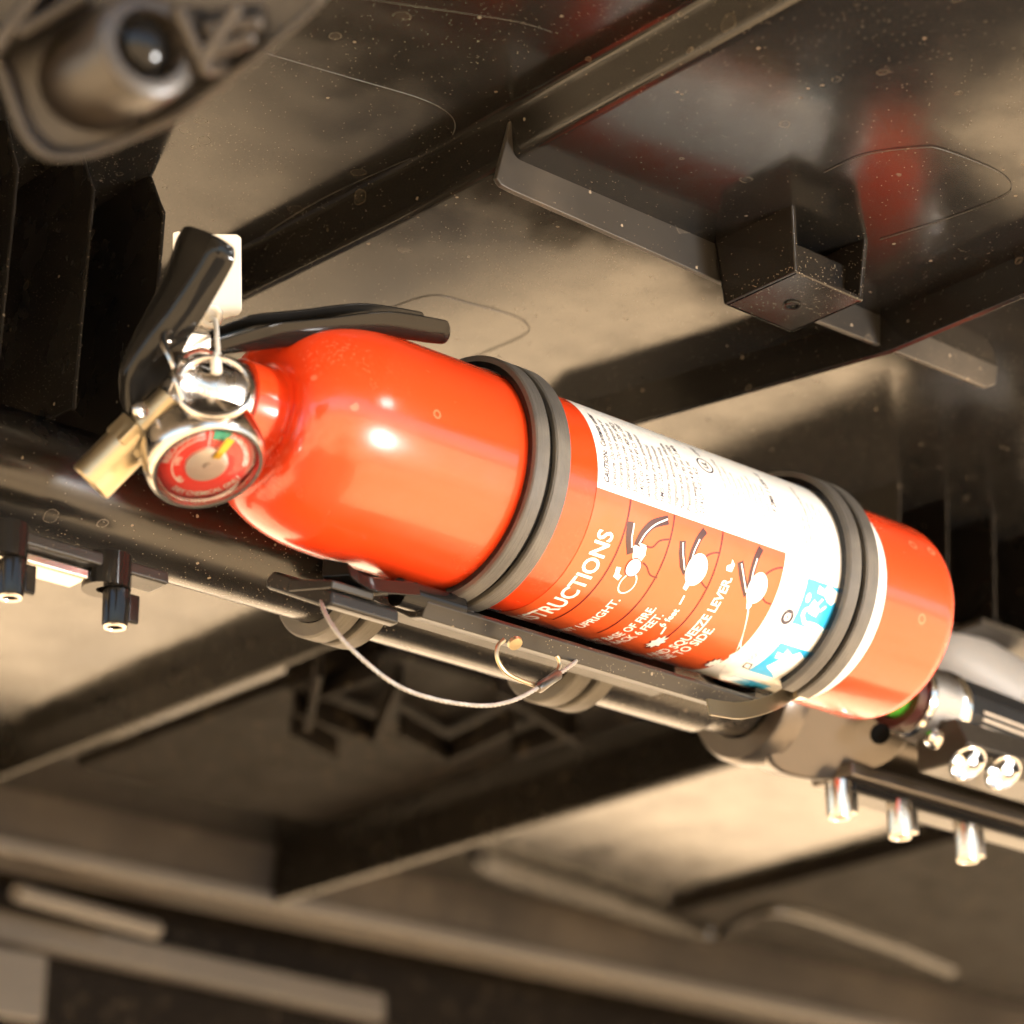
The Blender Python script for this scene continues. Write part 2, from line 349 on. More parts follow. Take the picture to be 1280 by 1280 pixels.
# embossed outlines on the panels: fine raised beads
def bead(px, z, name='moulded_bead', r=.00015, n=8):
    return MB().tube(spline([PZ(x, y, z) + V((0, 0, r*.5)) for x, y in px], n), r, 8).build(name, 'ribface', roof)
bead([(250, 40), (330, 66), (440, 98), (530, 125), (566, 148), (563, 172), (530, 190), (400, 250), (290, 318), (200, 365)], Z1 - .0001)
bead([(470, 392), (520, 374), (548, 370), (580, 378), (640, 395), (660, 408), (655, 420), (610, 440), (560, 460)], Z2)
bead([(1030, 216), (1080, 194), (1150, 185), (1180, 188), (1245, 214), (1264, 233), (1250, 248), (1180, 275), (1100, 300)], Z2)
bead([(440, -4), (520, 8), (590, 18), (650, 28), (690, 40)], Z1)

# fins of the saddles that rest the roof on the tube
TY, TZ, TR = .082, 1.791, .0222
def fin(px, py, label, grp, zlow, yk=.06, back=.16):
    k = PY(px, py, yk); x = k.x
    root_z = Z1 if x < -.09 else Z3
    poly = [V((x, yk, k.z)), V((x, yk + .004, zlow)), V((x, yk + back, zlow)), V((x, yk + back, root_z + .004)), V((x, yk + .012, root_z + .004))]
    o = MB().prism(poly, V((.0016, 0, 0))).build('fin', 'fin', roof, .0007)
    MB().tube([poly[4] + V((.0008, 0, -.004)), poly[0] + V((.0008, 0, 0)), poly[1] + V((.0008, 0, 0))], .0006, 8).build('edge_bead', 'rib', o); return o
for i, q in enumerate(((-75, 182), (20, 210), (115, 237), (203, 265))): fin(*q, '', '', 1.8135)
for q in ((1123, 580), (1182, 600), (1240, 620), (1290, 640)): fin(*q, '', '', 1.846, .05)
a = PY(1235, 822, .05); MB().box(V((a.x + .05, .07, 1.8445)), (.055, .022, .0016)).build('saddle_foot', 'bracket', roof, .0006)

# far part of the roof: cross bars, gusset and edge beam, out of focus
MB().sweep([[V((x, y, z)) for x, z in ((.402, 1.905), (.399, 1.862), (.405, 1.861), (.412, 1.905))] for y in (.16, .734)]).build('cross_bar', 'fin', roof, .002)
MB().sweep([[V((x, y, z)) for x, z in ((.150, 1.905), (.148, 1.881), (.152, 1.880), (.156, 1.905))] for y in (.20, .734)]).build('cross_bar', 'fin', roof, .002)
MB().box(V((.290, .44, 1.8995)), (.092, .22, .0035)).build('dark_reflection_panel', 'dull_black', roof, .001)  # dull dark plate added in place of a dark reflection on the roof
MB().box(V((1.12, .45, 1.8985)), (.42, .22, .005)).build('dark_reflection_panel', 'dull_black', roof, .001)  # second added plate, for the dark reflection at lower right
beam = MB().sweep([[V((x, y, z)) for y, z in ((.733, 1.906), (.735, 1.866), (.740, 1.861), (.785, 1.863), (.792, 1.87), (.795, 1.906))] for x in (-.3, 1.8)]).build('edge_beam', 'beam', None, .003)
MB().box(V((.75, .7335, 1.8645)), (1.05, .0032, .0042)).build('lit_edge_strip', 'pale', beam, .001)  # paler strip added as the bright highlight along the beam's lower edge
tag(beam, 'long dusty grey brown beam across the bottom of the picture', 'beam')
lipp = spline([PZ(x, y, 1.893) for x, y in ((600, 1072), (640, 1092), (760, 1130), (860, 1160), (905, 1165), (945, 1142), (975, 1133), (1020, 1142), (1120, 1178), (1200, 1212))], 6)
MB().sweep([[p + V((0, 0, .008)), p + V((0, .004, -.004)), p + V((0, .010, -.004)), p + V((0, .012, .008))] for p in lipp]).build('moulded_lip', 'rib', roof, .001)

gus = thing('gusset_bracket', PZ(540, 880, 1.86), 'blurred black gusset bracket with triangular ribs hanging below the tube', 'gusset')
def bar(a, b, wdt, th, name, parent, material='dark', up=AZv):
    d = (b - a).normalized(); s_ = d.cross(up).normalized(); u_ = s_.cross(d)
    return MB().box((a+b)/2, ((b-a).length/2, wdt/2, th/2), (d, s_, u_)).build(name, material, parent, .0015)
gz = 1.876
G = lambda x, y, z=gz: PZ(x, y, z)
for a_, b_ in (((368, 878), (470, 915)), ((395, 862), (475, 830)), ((365, 905), (420, 935)), ((470, 915), (500, 845)), ((500, 905), (560, 940)), ((620, 850), (725, 920)), ((560, 940), (640, 900)), ((640, 935), (720, 905)), ((400, 830), (385, 900))):
    bar(G(*a_), G(*b_), .004, .014, 'gusset_rib', gus, 'dull_black')
c_ = G(545, 880, 1.884); MB().box(c_ + V((0, 0, .012)), (.07, .045, .010)).build('base_plate', 'dull_black', gus, .004)

# far edge strips at the very bottom
ya = .86; q0, q1 = PY(-30, 1150, ya), PY(482, 1262, ya)
s1 = MB().sweep([[V((q.x, ya, q.z + .011)), V((q.x, ya - .001, q.z - .008)), V((q.x, ya + .012, q.z - .010)), V((q.x, ya + .016, q.z + .011))] for q in (q0, q1)]).build('trim_strip', 'pale', None, .002)
tag(s1, 'pale blurred trim strip below the long beam at lower left', 'trim strip')
s2 = MB().tube([PZ(20, 1115, 1.848), PZ(195, 1163, 1.848)], .006, 16).build('rod', 'pale', None); tag(s2, 'short blurred grey rod under the long beam at lower left', 'rod')
s3 = MB().box(PY(4, 1228, .852), (.030, .004, .022)).build('hinge_block', 'pale', None, .002); tag(s3, 'blurred pale block at the lower left corner', 'block')
s4 = MB().sweep([[V((x, y, z)) for y, z in ((.90, 1.905), (.903, 1.775), (.93, 1.773), (.94, 1.905))] for x in (-.2, 1.6)]).build('dark_backing', 'dull_black', None, .004)  # dark sheet added to darken the gap behind the strips
tag(s4, 'added dark backing sheet along the bottom edge', 'rail')

# ------------------------------------------------------------------ roll-cage tube and what is clamped on it
tube = thing('roll_cage_tube', (-.1, TY, TZ), 'glossy black roll cage tube running behind and below the extinguisher', 'tube')
MB().lathe([(-.42, 0), (-.42, TR), (.135, TR), (.135, 0)], V((0, TY, TZ)), AX, 72).build('main_tube', 'tube', tube)
MB().lathe([(.135, 0), (.135, TR - .003), (.17, TR - .003), (.17, 0)], V((0, TY, TZ)), AX, 48).build('spigot', 'tube', tube)
slv = MB().lathe([(.160, TR - .002), (.160, TR + .0065), (.163, TR + .008), (.172, TR + .008), (.176, TR + .0015), (.9, TR + .001), (.9, 0)], V((0, TY, TZ)), AX, 64).build('sleeve', 'grey', tube)
# pinch lug; a flat black disc stands for the shade in its bolt hole
lug = spline([V((.165, TY - .026, TZ + .012)), V((.182, TY - .040, TZ + .006)), V((.205, TY - .047, TZ - .004)), V((.222, TY - .040, TZ - .018)), V((.215, TY - .024, TZ - .030)), V((.19, TY - .012, TZ - .036)), V((.168, TY - .008, TZ - .031)), V((.160, TY - .020, TZ - .012))], 5, True)
lu = MB().prism(lug, V((.004, .016, .006))).build('pinch_lug', 'grey', tube, .002)
hp = PY(1100, 917, TY - .046)
MB().lathe([(0, 0), (0, .0046), (.0006, .0046), (.0006, 0)], hp, V((-.35, -.8, -.5)), 24).build('bolt_hole_shade', mat('hole_shade_black', (.004, .004, .004), 1., spec=0.), lu)

def boss(c, h, r, parent, material='lever'):
    o = MB().lathe([(0, 0), (0, r), (-h + .001, r*.93), (-h, r*.88), (-h, r*.55), (-h + .004, r*.5), (-h + .004, 0)], c, AZv, 28).build('boss', material, parent)
    rim = MB().lathe([(-h - .0002, r*.86), (-h - .0007, r*.8), (-h - .0007, r*.58), (-h - .0002, r*.55)], c, AZv, 28, True).build('rim', 'steel', o)
    MB().box(c + V((r*1.25, -r*.2, -h*.42)), (r*.5, r*.28, h*.42)).build('web', material, o, .0008)
    return o
# left accessory rail
yr = .048
lr = thing('accessory_rail', PY(100, 690, yr), 'narrow black rail with two hollow bosses under the tube at left', 'rail')
e_ = PY(212, 724, yr)
zr = e_.z
MB().box(V((e_.x - .17, yr + .006, zr + .0004)), (.17, .006, .0024)).build('rail_bar', 'bracket', lr, .001)
MB().box(V((e_.x - .20, yr + .010, zr - .0045)), (.17, .006, .002)).build('backing_bar', 'steel', lr, .001)
for q in ((20, 700), (150, 738)):
    b = PY(q[0], q[1], yr + .002); boss(V((b.x, yr + .004, b.z)), .0125, .0048, lr)
    MB().lathe([(0, .0035), (.012, .0035), (.012, .0085), (0, .0085)], V((b.x - .003, yr + .006, b.z + .0005)), AZv, 32, True).build('clip_ring', 'lever', lr)
# right accessory rail
rr_ = thing('accessory_rail', PY(1160, 990, yr), 'grey rail with three steel bosses under the tube at right', 'rail')
e2 = PY(1065, 957, .055)
MB().box(V((e2.x + .25, .055 + .012, e2.z - .001)), (.25, .012, .0032)).build('rail_bar', 'grey', rr_, .0012)
for q in ((1052, 985), (1128, 1010), (1212, 1040)):
    b = PY(q[0], q[1], .06); boss(V((b.x, .062, b.z + .003)), .0155, .0056, rr_, 'steel')
MB().box(V((e2.x + .09, .066, e2.z - .007)), (.085, .007, .0028)).build('backing_bar', 'lever', rr_, .001)

# rubber straps that clamp the bracket round the tube
def ring_section(o, ax, r_in, prof, a0, a1, seg, e1, e2):
    """sweep a (along, radial) section round an axis from a0 to a1 degrees"""
    secs = []
    for k in range(seg+1):
        a = R(a0 + (a1-a0)*k/seg); d = e1*math.cos(a) + e2*math.sin(a)
        secs.append([o + ax*u_ + d*(r_in + v_) for u_, v_ in prof])
    return secs
RIDGE = lambda c, wd, h: [(c - wd/2, 0), (c - wd/2, h*.86), (c - wd/2 + .0006, h), (c + wd/2 - .0006, h), (c + wd/2, h*.86), (c + wd/2, 0)]
for px_, lab in (((440, 795), 'ribbed rubber strap round the tube below the extinguisher shoulder'), ((725, 872), 'ribbed rubber strap round the tube under the label')):
    xs = PY(px_[0], px_[1], TY - .008).x
    st = thing('tube_strap', (xs, TY, TZ - TR), lab, 'strap', 'rubber straps round the tube')
    MB().sweep(ring_section(V((xs, TY, TZ)), AX, TR + .0003, [(-.010, 0), (-.010, .0018), (.010, .0018), (.010, 0)], 0, 350, 64, -AY, AZv)).build('web', 'lever', st)
    for c_ in (-.0062, .0056): MB().sweep(ring_section(V((xs, TY, TZ)), AX, TR + .0003, RIDGE(c_, .0082, .0058), 0, 350, 64, -AY, AZv)).build('ridge', 'rubber', st)

# ------------------------------------------------------------------ mounting bracket between tube and extinguisher
br = thing('mounting_bracket', (0, .02, 1.745), 'dusty black mounting bracket rail cradling the extinguisher from below', 'bracket')
def rail(y0, y1, z0, z1, xa_, xb_, name, material='bracket', bev=.001, parent=br):
    return MB().box(V(((xa_+xb_)/2, (y0+y1)/2, (z0+z1)/2)), ((xb_-xa_)/2, (y1-y0)/2, (z1-z0)/2)).build(name, material, parent, bev)
MB().sweep([[V((x, y, z)) for y, z in ((-.0035, 1.7465), (-.0050, 1.7480), (-.0035, 1.7500), (.001, 1.7498), (.006, 1.7495), (.026, 1.7600), (.026, 1.7570), (.005, 1.7445), (-.0015, 1.7430))] for x in (-.088, .082)]).build('cradle_rail', 'bracket', br, .0006)
MB().sweep([[V((x, y, z)) for y, z in ((.026, 1.7640), (.026, 1.7555), (.046, 1.7660), (.046, 1.7710))] for x in (-.082, .088)]).build('back_rail', 'bracket', br, .0006)
rail(.046, .060, 1.767, 1.815, -.085, .085, 'spine')
# left end block with its hook
bk = MB().sweep([[V((x, y, z)) for y, z in ((-.004, 1.7370), (-.004, 1.7420), (.004, 1.7465), (.03, 1.7590), (.034, 1.7570), (.034, 1.7535), (.0, 1.7370))] for x in (-.130, -.100)]).build('end_block', 'bracket', br, .0012)
MB().sweep([[V((x, y, z)) for y, z in ((-.0045, 1.7425), (-.0052, 1.7455), (.02, 1.7530), (.02, 1.7480))] for x in (-.1305, -.112)]).build('lip', 'bracket', bk, .0008)
hk = spline([V((-.122, -.004, 1.7495)), V((-.119, -.0060, 1.7465)), V((-.114, -.0085, 1.7445)), V((-.104, -.008, 1.746)), V((-.092, -.006, 1.749))], 5)
MB().sweep([[p, p + V((0, .016, .004)), p + V((.0, .016, .011)), p + V((.0, .002, .0055))] for p in hk]).build('hook', 'lever', br, .0015)
MB().lathe([(-.098, 0), (-.098, .0052), (-.07, .0052), (-.07, 0)], V((0, .0, 1.7505)), AX, 24).build('pivot_pin', 'lever', br)

# ------------------------------------------------------------------ fire extinguisher
ex = thing('fire_extinguisher', (0, 0, ZE), 'red fire extinguisher with white label and gauge strapped to the tube', 'fire extinguisher')
O = V((0, 0, ZE))
prof = [(-.1725, 0), (-.1725, .0158), (-.1720, .0164), (-.1620, .0166), (-.1606, .0170), (-.1600, .0182)]
dome = spline([V(q) for q in ((-.1600, .0185, 0), (-.1612, .0225, 0), (-.1608, .0262, 0), (-.1585, .0302, 0), (-.1535, .0344, 0), (-.1455, .0379, 0), (-.136, .0401, 0), (-.125, .0411, 0), (-.112, .0413, 0))], 5)
prof += [(q.x, min(RB, q.y)) for q in dome]
prof += [(-.06, RB), (0, RB), (.06, RB), (.1515, RB)]
for k in range(1, 9):
    a = k/8*math.pi/2; prof.append((.1515 + .0105*math.sin(a), RB - .0105*(1 - math.cos(a))))
prof += [(.1610, .029), (.1575, .027), (.157, 0)]
body = MB().lathe(prof, O, AX, 160).build('cylinder', 'red', ex, sharp=40)

# label printed wrap: thin layers following the cylinder
def LR(layer): return RB + .00010 + .00009*layer
def patch(xa_, xb_, pa, pb, layer, material, name, parent):
    nu = max(1, int(abs(xb_-xa_)/.004)); nv = max(2, int(abs(pb-pa)/2))
    return MB().grid(lambda a, b: onc(xa_ + (xb_-xa_)*a, pa + (pb-pa)*b, LR(layer)), nu, nv).build(name, material, parent, recalc=False)
label = patch(-.0400, .1148, -108, 54, 0, 'white', 'label', ex)
patch(-.0402, .0578, -107.5, -9.2, 1, 'orange', 'instruction_panel', label)
def text(s_, x, ph, size, layer, material, name, align='RIGHT', bold=0., sx=1., shear=0., spacing=1.):
    """text on the cylinder: reads towards +angle, letters stand towards the neck; (x, ph) is the baseline anchor"""
    cu_ = bpy.data.curves.new('t', 'FONT'); cu_.body = s_; cu_.size = size; cu_.align_x = align; cu_.offset = bold; cu_.shear = shear; cu_.space_character = spacing
    cu_.resolution_u = 3; cu_.fill_mode = 'FRONT'
    o = bpy.data.objects.new('t', cu_); COL.objects.link(o)
    dg = bpy.context.evaluated_depsgraph_get(); me = bpy.data.meshes.new_from_object(o.evaluated_get(dg))
    bpy.data.objects.remove(o); bpy.data.curves.remove(cu_)
    for v_ in me.vertices:
        v_.co = onc(x - v_.co.y, ph + math.degrees(v_.co.x*sx/RB), LR(layer)) - O
    me.name = name; me.materials.clear(); me.materials.append(M[material])
    q = bpy.data.objects.new(name, me); COL.objects.link(q); q.parent = label; return q
def tpx(s_, px, size, **kw):
    x, ph = cyl(*px); return text(s_, x, ph, size, kw.pop('layer', 2), kw.pop('material', 'white'), kw.pop('name', 'lettering'), **kw)
def ribbon(px, wd, layer, material, name, n=1):
    P = []
    pts = [cyl(*p) for p in px]
    if n > 1: pts = [(p.x, p.y) for p in spline([V((a, b, 0)) for a, b in pts], n)]
    dense = [pts[0]]
    for a, b in zip(pts, pts[1:]):
        m_ = max(1, int(abs(b[1]-a[1])/2.5)); dense += [(a[0]+(b[0]-a[0])*k/m_, a[1]+(b[1]-a[1])*k/m_) for k in range(1, m_+1)]
    L = [V((a, R(b)*RB, 0)) for a, b in dense]; mb = MB(); vs_ = []
    for i, p in enumerate(L):
        d = (L[min(i+1, len(L)-1)] - L[max(i-1, 0)]).normalized(); nn = V((-d.y, d.x, 0))*wd/2
        for q in (p+nn, p-nn): vs_.append(onc(q.x, math.degrees(q.y/RB), LR(layer)))
    mb.add(vs_, [(2*i, 2*i+1, 2*i+3, 2*i+2) for i in range(len(L)-1)]); return mb.build(name, material, label, recalc=False)
def poly(px, layer, material, name):
    pts = [cyl(*p) for p in px]; c = (sum(a for a, b in pts)/len(pts), sum(b for a, b in pts)/len(pts))
    mb = MB(); rings = 4; vs_ = [onc(c[0], c[1], LR(layer))]; n_ = len(pts)
    for r_ in range(1, rings+1):
        for a, b in pts: vs_.append(onc(c[0]+(a-c[0])*r_/rings, c[1]+(b-c[1])*r_/rings, LR(layer)))
    fs = [(0, 1+i, 1+(i+1) % n_) for i in range(n_)]
    for r_ in range(rings-1): fs += [(1+r_*n_+i, 1+(r_+1)*n_+i, 1+(r_+1)*n_+(i+1) % n_, 1+r_*n_+(i+1) % n_) for i in range(n_)]
    return mb.add(vs_, fs).build(name, material, label, recalc=False)
def disc(px, r, layer, material, name, hole=0, sx=1.):
    x, ph = cyl(*px); mb = MB()
    mb.grid(lambda a, b: onc(x + (hole + (r-hole)*b)*math.cos(2*math.pi*a), ph + math.degrees((hole + (r-hole)*b)*sx*math.sin(2*math.pi*a)/RB), LR(layer)), 28, 3)
    return mb.build(name, material, label, recalc=False)

# headings and instruction lines
tpx('INSTRUCTIONS', (767, 666), .0102, bold=.00022, sx=.83)
tpx('HOLD UNIT UPRIGHT.', (776, 749), .0052, bold=.00010, sx=.98)
tpx('AIM AT BASE OF FIRE.', (821, 759), .0054, bold=.00011, sx=.84)
tpx('STAND BACK 6 FEET.', (830, 768), .0054, bold=.00011, sx=.84)
tpx('PULL PIN AND SQUEEZE LEVER.', (915, 722), .0060, bold=.00012, sx=.86)
tpx('SWEEP SIDE TO SIDE.', (894, 785), .0060, bold=.00012, sx=.86)
for x_ in (-.0234, -.0012, .0240):
    MB().grid(lambda a, b: onc(x_ + (a-.5)*.00075, -9.4 - 82*b, LR(2)), 1, 40).build('divider_line', 'maroon', label, recalc=False)
# pictogram 1
ribbon([(788, 652), (786, 664), (786, 676), (787, 692)], .0030, 2, 'leverink', 'lever_pictogram'); ribbon([(792, 654), (789, 672), (789, 684)], .0006, 3, 'white', 'lever_line')
ribbon([(796, 682), (803, 668), (816, 655), (835, 650)], .0034, 2, 'leverink', 'lever_pictogram', 4); ribbon([(798, 680), (806, 667), (818, 656), (834, 649)], .0006, 3, 'white', 'lever_line', 4)
poly([(791, 683), (799, 678), (808, 682), (806, 694), (800, 702), (790, 701)], 2, 'white', 'valve_pictogram')
disc((791, 709), .0035, 3, 'maroon', 'gauge_pictogram', sx=1.1); disc((791, 709), .0031, 4, 'white', 'gauge_pictogram', sx=1.1)
disc((784, 729), .0036, 2, 'white', 'ring_pictogram', .0031, sx=1.3)
poly([(776, 709), (773, 718), (777, 719), (772, 725), (766, 720), (768, 716), (770, 708)], 2, 'white', 'arrow')
ribbon([(806, 682), (815, 684), (824, 676), (836, 674)], .0007, 2, 'maroon', 'outline', 4); ribbon([(803, 703), (808, 708), (812, 718), (821, 722)], .0007, 2, 'maroon', 'outline', 4)
# pictogram 2
ribbon([(853, 676), (852, 690), (853, 706), (857, 716)], .0030, 2, 'leverink', 'lever_pictogram'); ribbon([(853, 678), (853, 692), (855, 712)], .0006, 3, 'white', 'lever_line')
ribbon([(862, 706), (866, 690), (873, 674), (881, 663)], .0028, 2, 'leverink', 'lever_pictogram', 4); ribbon([(863, 704), (867, 689), (874, 674)], .0006, 3, 'white', 'lever_line', 4)
disc((870, 712), .0050, 3, 'white', 'gauge_pictogram', sx=1.25)
poly([(857, 716), (864, 718), (862, 730), (857, 738), (853, 735), (857, 726)], 2, 'white', 'nozzle_pictogram')
ribbon([(878, 700), (884, 694), (892, 691), (899, 691)], .0007, 2, 'maroon', 'outline', 4); ribbon([(874, 722), (878, 730), (884, 736)], .0007, 2, 'maroon', 'outline', 4)
ribbon([(855, 744), (849, 755)], .0008, 2, 'white', 'dash'); ribbon([(832, 783), (826, 792)], .0008, 2, 'white', 'dash')
tpx('6 feet', (849, 762), .0042, bold=.00008)
def flame(px, s_, material='white', lay=2):
    x, ph = cyl(*px); pts = []
    for k in range(18):
        a = 2*math.pi*k/18; r_ = s_*(1 if k % 2 else .62); pts.append((x + r_*.7*math.cos(a), ph + math.degrees(r_*1.35*math.sin(a)/RB)))
    mb = MB(); vs_ = [onc(x, ph, LR(lay))] + [onc(a, b, LR(lay)) for a, b in pts]
    mb.add(vs_, [(0, 1+i, 1+(i+1) % 18) for i in range(18)]); mb.build('flame', material, label, recalc=False)
flame((820, 803), .0050, 'maroon', 2); flame((821, 802), .0043, 'white', 3)
# pictogram 3
ribbon([(925, 702), (927, 718), (930, 732), (933, 744)], .0030, 2, 'leverink', 'lever_pictogram'); ribbon([(926, 704), (929, 722), (932, 740)], .0006, 3, 'white', 'lever_line')
ribbon([(937, 732), (940, 715), (945, 698), (951, 685)], .0028, 2, 'leverink', 'lever_pictogram', 4); ribbon([(938, 730), (941, 714), (946, 698)], .0006, 3, 'white', 'lever_line', 4)
disc((946, 735), .0047, 3, 'white', 'gauge_pictogram', sx=1.3)
poly([(932, 742), (939, 744), (939, 757), (935, 762), (932, 760), (933, 752)], 2, 'white', 'nozzle_pictogram')
poly([(934, 762), (936, 762), (926, 811), (900, 838), (922, 806)], 2, 'white', 'spray_pictogram')
poly([(926, 811), (918, 826), (905, 833), (912, 818)], 2, 'white', 'spray_pictogram')
ribbon([(952, 722), (962, 714), (972, 710), (979, 710)], .0007, 2, 'maroon', 'outline', 4); ribbon([(951, 744), (956, 752), (964, 755)], .0007, 2, 'maroon', 'outline', 4)
poly([(908, 707), (916, 704), (915, 699), (918, 706), (914, 715), (907, 713)], 2, 'white', 'arrow')
flame((890, 828), .0042, 'maroon', 2); flame((892, 828), .0035, 'white', 3)
# small print
lines = ['CAUTION:  Contents under', 'pressure. Do not puncture or', 'incinerate. Do not expose to', 'temperatures over 120F (49C).', 'Suitable for use at -40F to 120F', '(-40 C to 120 F 49 C). Filled', 'with WY  mono ammonium', 'phosphate dry chemical.', 'HMIS 1-0-0  Ammonium', 'sulphate, muscovite mica,', 'magnesium aluminum silicate,', 'Nuisance dust.  195 psi (100)', 'Pressurized to 195 psi 1.3 MPa', 'Gross weight 4 lb 5 oz', '(2.0 KG)  + 0.11 KG']
for i, s_ in enumerate(lines):
    text(s_, -.0345 + .00345*i, -5.2, .0031 if i else .0034, 1, 'ink', 'small_print', 'LEFT', .00003 if i else .0001, .80, .15)
ux, up_ = cyl(881, 582); disc((881, 582), .0040, 1, 'ink', 'listing_mark', .0034, 1.); text('UL', ux + .0012, up_, .0040, 1, 'ink', 'listing_mark', 'CENTER', .0001, .8, .1)
text('LISTED', ux + .0008, up_ + 7.5, .0026, 1, 'ink', 'small_print', 'LEFT', .00003, .8)
for i, s_ in enumerate(['DRY CHEMICAL FIRE EXTINGUISHER', 'To Charge: refer to owner manual', 'Classification see reverse side', 'Maintain after use per manual', 'Approved type extinguisher for', 'Vessels only when bracket used', 'Check gauge monthly or more', 'Number & weight as marked']):
    text(s_, .0285 + .0031*i, -3.5 + (i % 3)*1.5, .0026, 1, 'inkgrey', 'small_print', 'LEFT', 0, .72, .1)
text('F 2M6 1 USA 19', .0545, 12, .0036, 1, 'ink', 'small_print', 'LEFT', .00004, .9, .2)
for i, s_ in enumerate(['Made in the USA', 'MFG. DATE CODE ON BOTTOM', 'Keep from freezing and heat', 'Do not remove this label', 'Service by trained persons', 'Patents apply']):
    text(s_, .0695 + .0031*i, -2 + (i % 2)*4, .0024, 1, 'ink' if i < 2 else 'inkgrey', 'small_print', 'LEFT', 0, .8, .1)
# class icons
patch(.0715, .0905, -43.5, -18.2, 1, 'cyan', 'class_icon', label); patch(.0725, .0925, -82.5, -56.2, 1, 'cyan', 'class_icon', label); patch(.0725, .093, -104, -92, 1, 'cyan', 'class_icon', label)
ribbon([(1005, 779), (1003, 768), (1008, 761), (1016, 764)], .0016, 2, 'white', 'cord_symbol', 4); ribbon([(1006, 779), (1018, 782), (1028, 789)], .0020, 2, 'white', 'cord_symbol', 4)
poly([(1010, 766), (1012, 756), (1018, 749), (1022, 757), (1024, 763), (1019, 771)], 2, 'white', 'plug_symbol'); ribbon([(1022, 755), (1028, 749)], .0009, 2, 'white', 'plug_prong'); ribbon([(1024, 764), (1032, 758)], .0009, 2, 'white', 'plug_prong')
poly([(1021, 741), (1024, 732), (1030, 737), (1036, 731), (1042, 737), (1047, 741), (1045, 752), (1038, 757), (1033, 752), (1030, 745)], 2, 'white', 'flame_symbol'); disc((1010, 747), .0012, 2, 'white', 'spark_symbol', sx=1.6)
poly([(958, 832), (974, 824), (984, 822), (994, 836), (984, 846), (968, 850)], 2, 'white', 'can_symbol')
poly([(968, 822), (972, 814), (978, 818), (984, 811), (990, 818), (1000, 815), (1006, 824), (1000, 834), (990, 834), (982, 824)], 2, 'white', 'flame_symbol')
disc((984, 771), .0029, 1, 'ink', 'class_mark', .0016, 1.1); disc((984, 771), .0005, 1, 'ink', 'class_mark')
ribbon([(928, 833), (933, 828), (940, 830), (936, 836), (928, 833)], .0008, 1, 'ink', 'class_mark')
tpx('ELECTRICAL', (999, 722), .0027, layer=1, material='inkgrey', name='small_print', sx=.95); tpx('EQUIPMENT', (1005, 725), .0027, layer=1, material='inkgrey', name='small_print', sx=.95)
tpx('LIQUIDS', (959, 806), .0028, layer=1, material='inkgrey', name='small_print', sx=.95)

# ------------------------------------------------------------------ valve head
vb = MB().lathe([(-.172, 0), (-.172, .0148), (-.175, .0148), (-.176, .0135), (-.186, .0130), (-.189, .0112), (-.203, .0108), (-.204, 0)], O, AX, 48).build('valve_body', 'alu', ex, .0004)
MB().box(V((-.194, 0, ZE)), (.0085, .0082, .0125)).build('valve_block', 'alu', vb, .0016)
# nozzle
nz0 = PD(215, 500, .955); nz1 = PD(112, 604, .950)
dn = (nz1 - nz0).normalized(); Ln = (nz1 - nz0).length
nzz = MB().lathe([(0, 0), (0, .0062), (Ln*.42, .0062), (Ln*.42, .0078), (Ln - .0006, .0078), (Ln, .0072), (Ln, .0052), (Ln - .004, .0036), (Ln - .004, 0)], nz0, dn, 40).build('nozzle', 'brass', ex, sharp=30)
MB().lathe([(Ln*.36, .0060), (Ln*.36, .0088), (Ln*.58, .0088), (Ln*.58, .0060)], nz0, dn, 6, True).build('hex_nut', 'brass', nzz, .0005)
# levers: bent steel channels
LT = R(31); le = V((0, -math.sin(LT), math.cos(LT))); lwd = V((0, math.cos(LT), math.sin(LT)))   # plane of the levers, leaning towards the viewer
def PL(x, y):
    d = ray(x, y); return CAM + d*((O - CAM).dot(lwd)/d.dot(lwd))
def channel(path, flange, th, open_dir, name, taper_fn, rnd=.6):
    secs = []; path = spline(path, 6); n_ = len(path)
    for i, p in enumerate(path):
        d = (path[min(i+1, n_-1)] - path[max(i-1, 0)]).normalized(); up2 = (open_dir - d*open_dir.dot(d)).normalized()
        h, fk = taper_fn(i/(n_-1)); f_ = flange*fk
        sec = []
        for hh, ff, lift, seq in ((h, f_, 0, range(0, 15)), (h - th, f_ - th, th, range(14, -1, -1))):
            for k in seq:
                a_ = math.pi*k/14; c_, s_ = math.cos(a_), math.sin(a_)
                sec.append((-hh*math.copysign(abs(c_)**rnd, c_), lift + ff*(1 - abs(s_)**rnd)))
        secs.append([p + lwd*a + up2*b for a, b in sec])
    return MB().sweep(secs).build(name, 'lever', ex, .0004, 2, sharp=50)
def lerp(t_, *kn):
    for (a, b), (c, d) in zip(kn, kn[1:]):
        if t_ <= c: return b + (d-b)*(t_-a)/(c-a)
    return kn[-1][1]
channel([PL(x, y + 1) for x, y in ((225, 447), (262, 443), (317, 436), (392, 428), (460, 419), (505, 423), (532, 427), (546, 428))], .0105, .0016, le, 'carry_handle',
        lambda t_: (lerp(t_, (0, .0050), (.12, .0058), (.3, .0085), (.95, .0088), (1, .0074)), lerp(t_, (0, .75), (.15, .6), (.32, 1.), (.9, .92), (1, .45))), .8)
channel([PL(x, y) for x, y in ((156, 515), (152, 490), (155, 458), (176, 415), (205, 368), (228, 325), (241, 296), (246, 285))], .0105, .0016, V((1, 0, 0)) - le*.15, 'squeeze_lever',
        lambda t_: (lerp(t_, (0, .0052), (.3, .0062), (.5, .0095), (.8, .0155), (.93, .0135), (1, .008)), lerp(t_, (0, 1.1), (.1, 1.3), (.35, 1.35), (.5, 1.1), (.9, .8), (1, .5))))
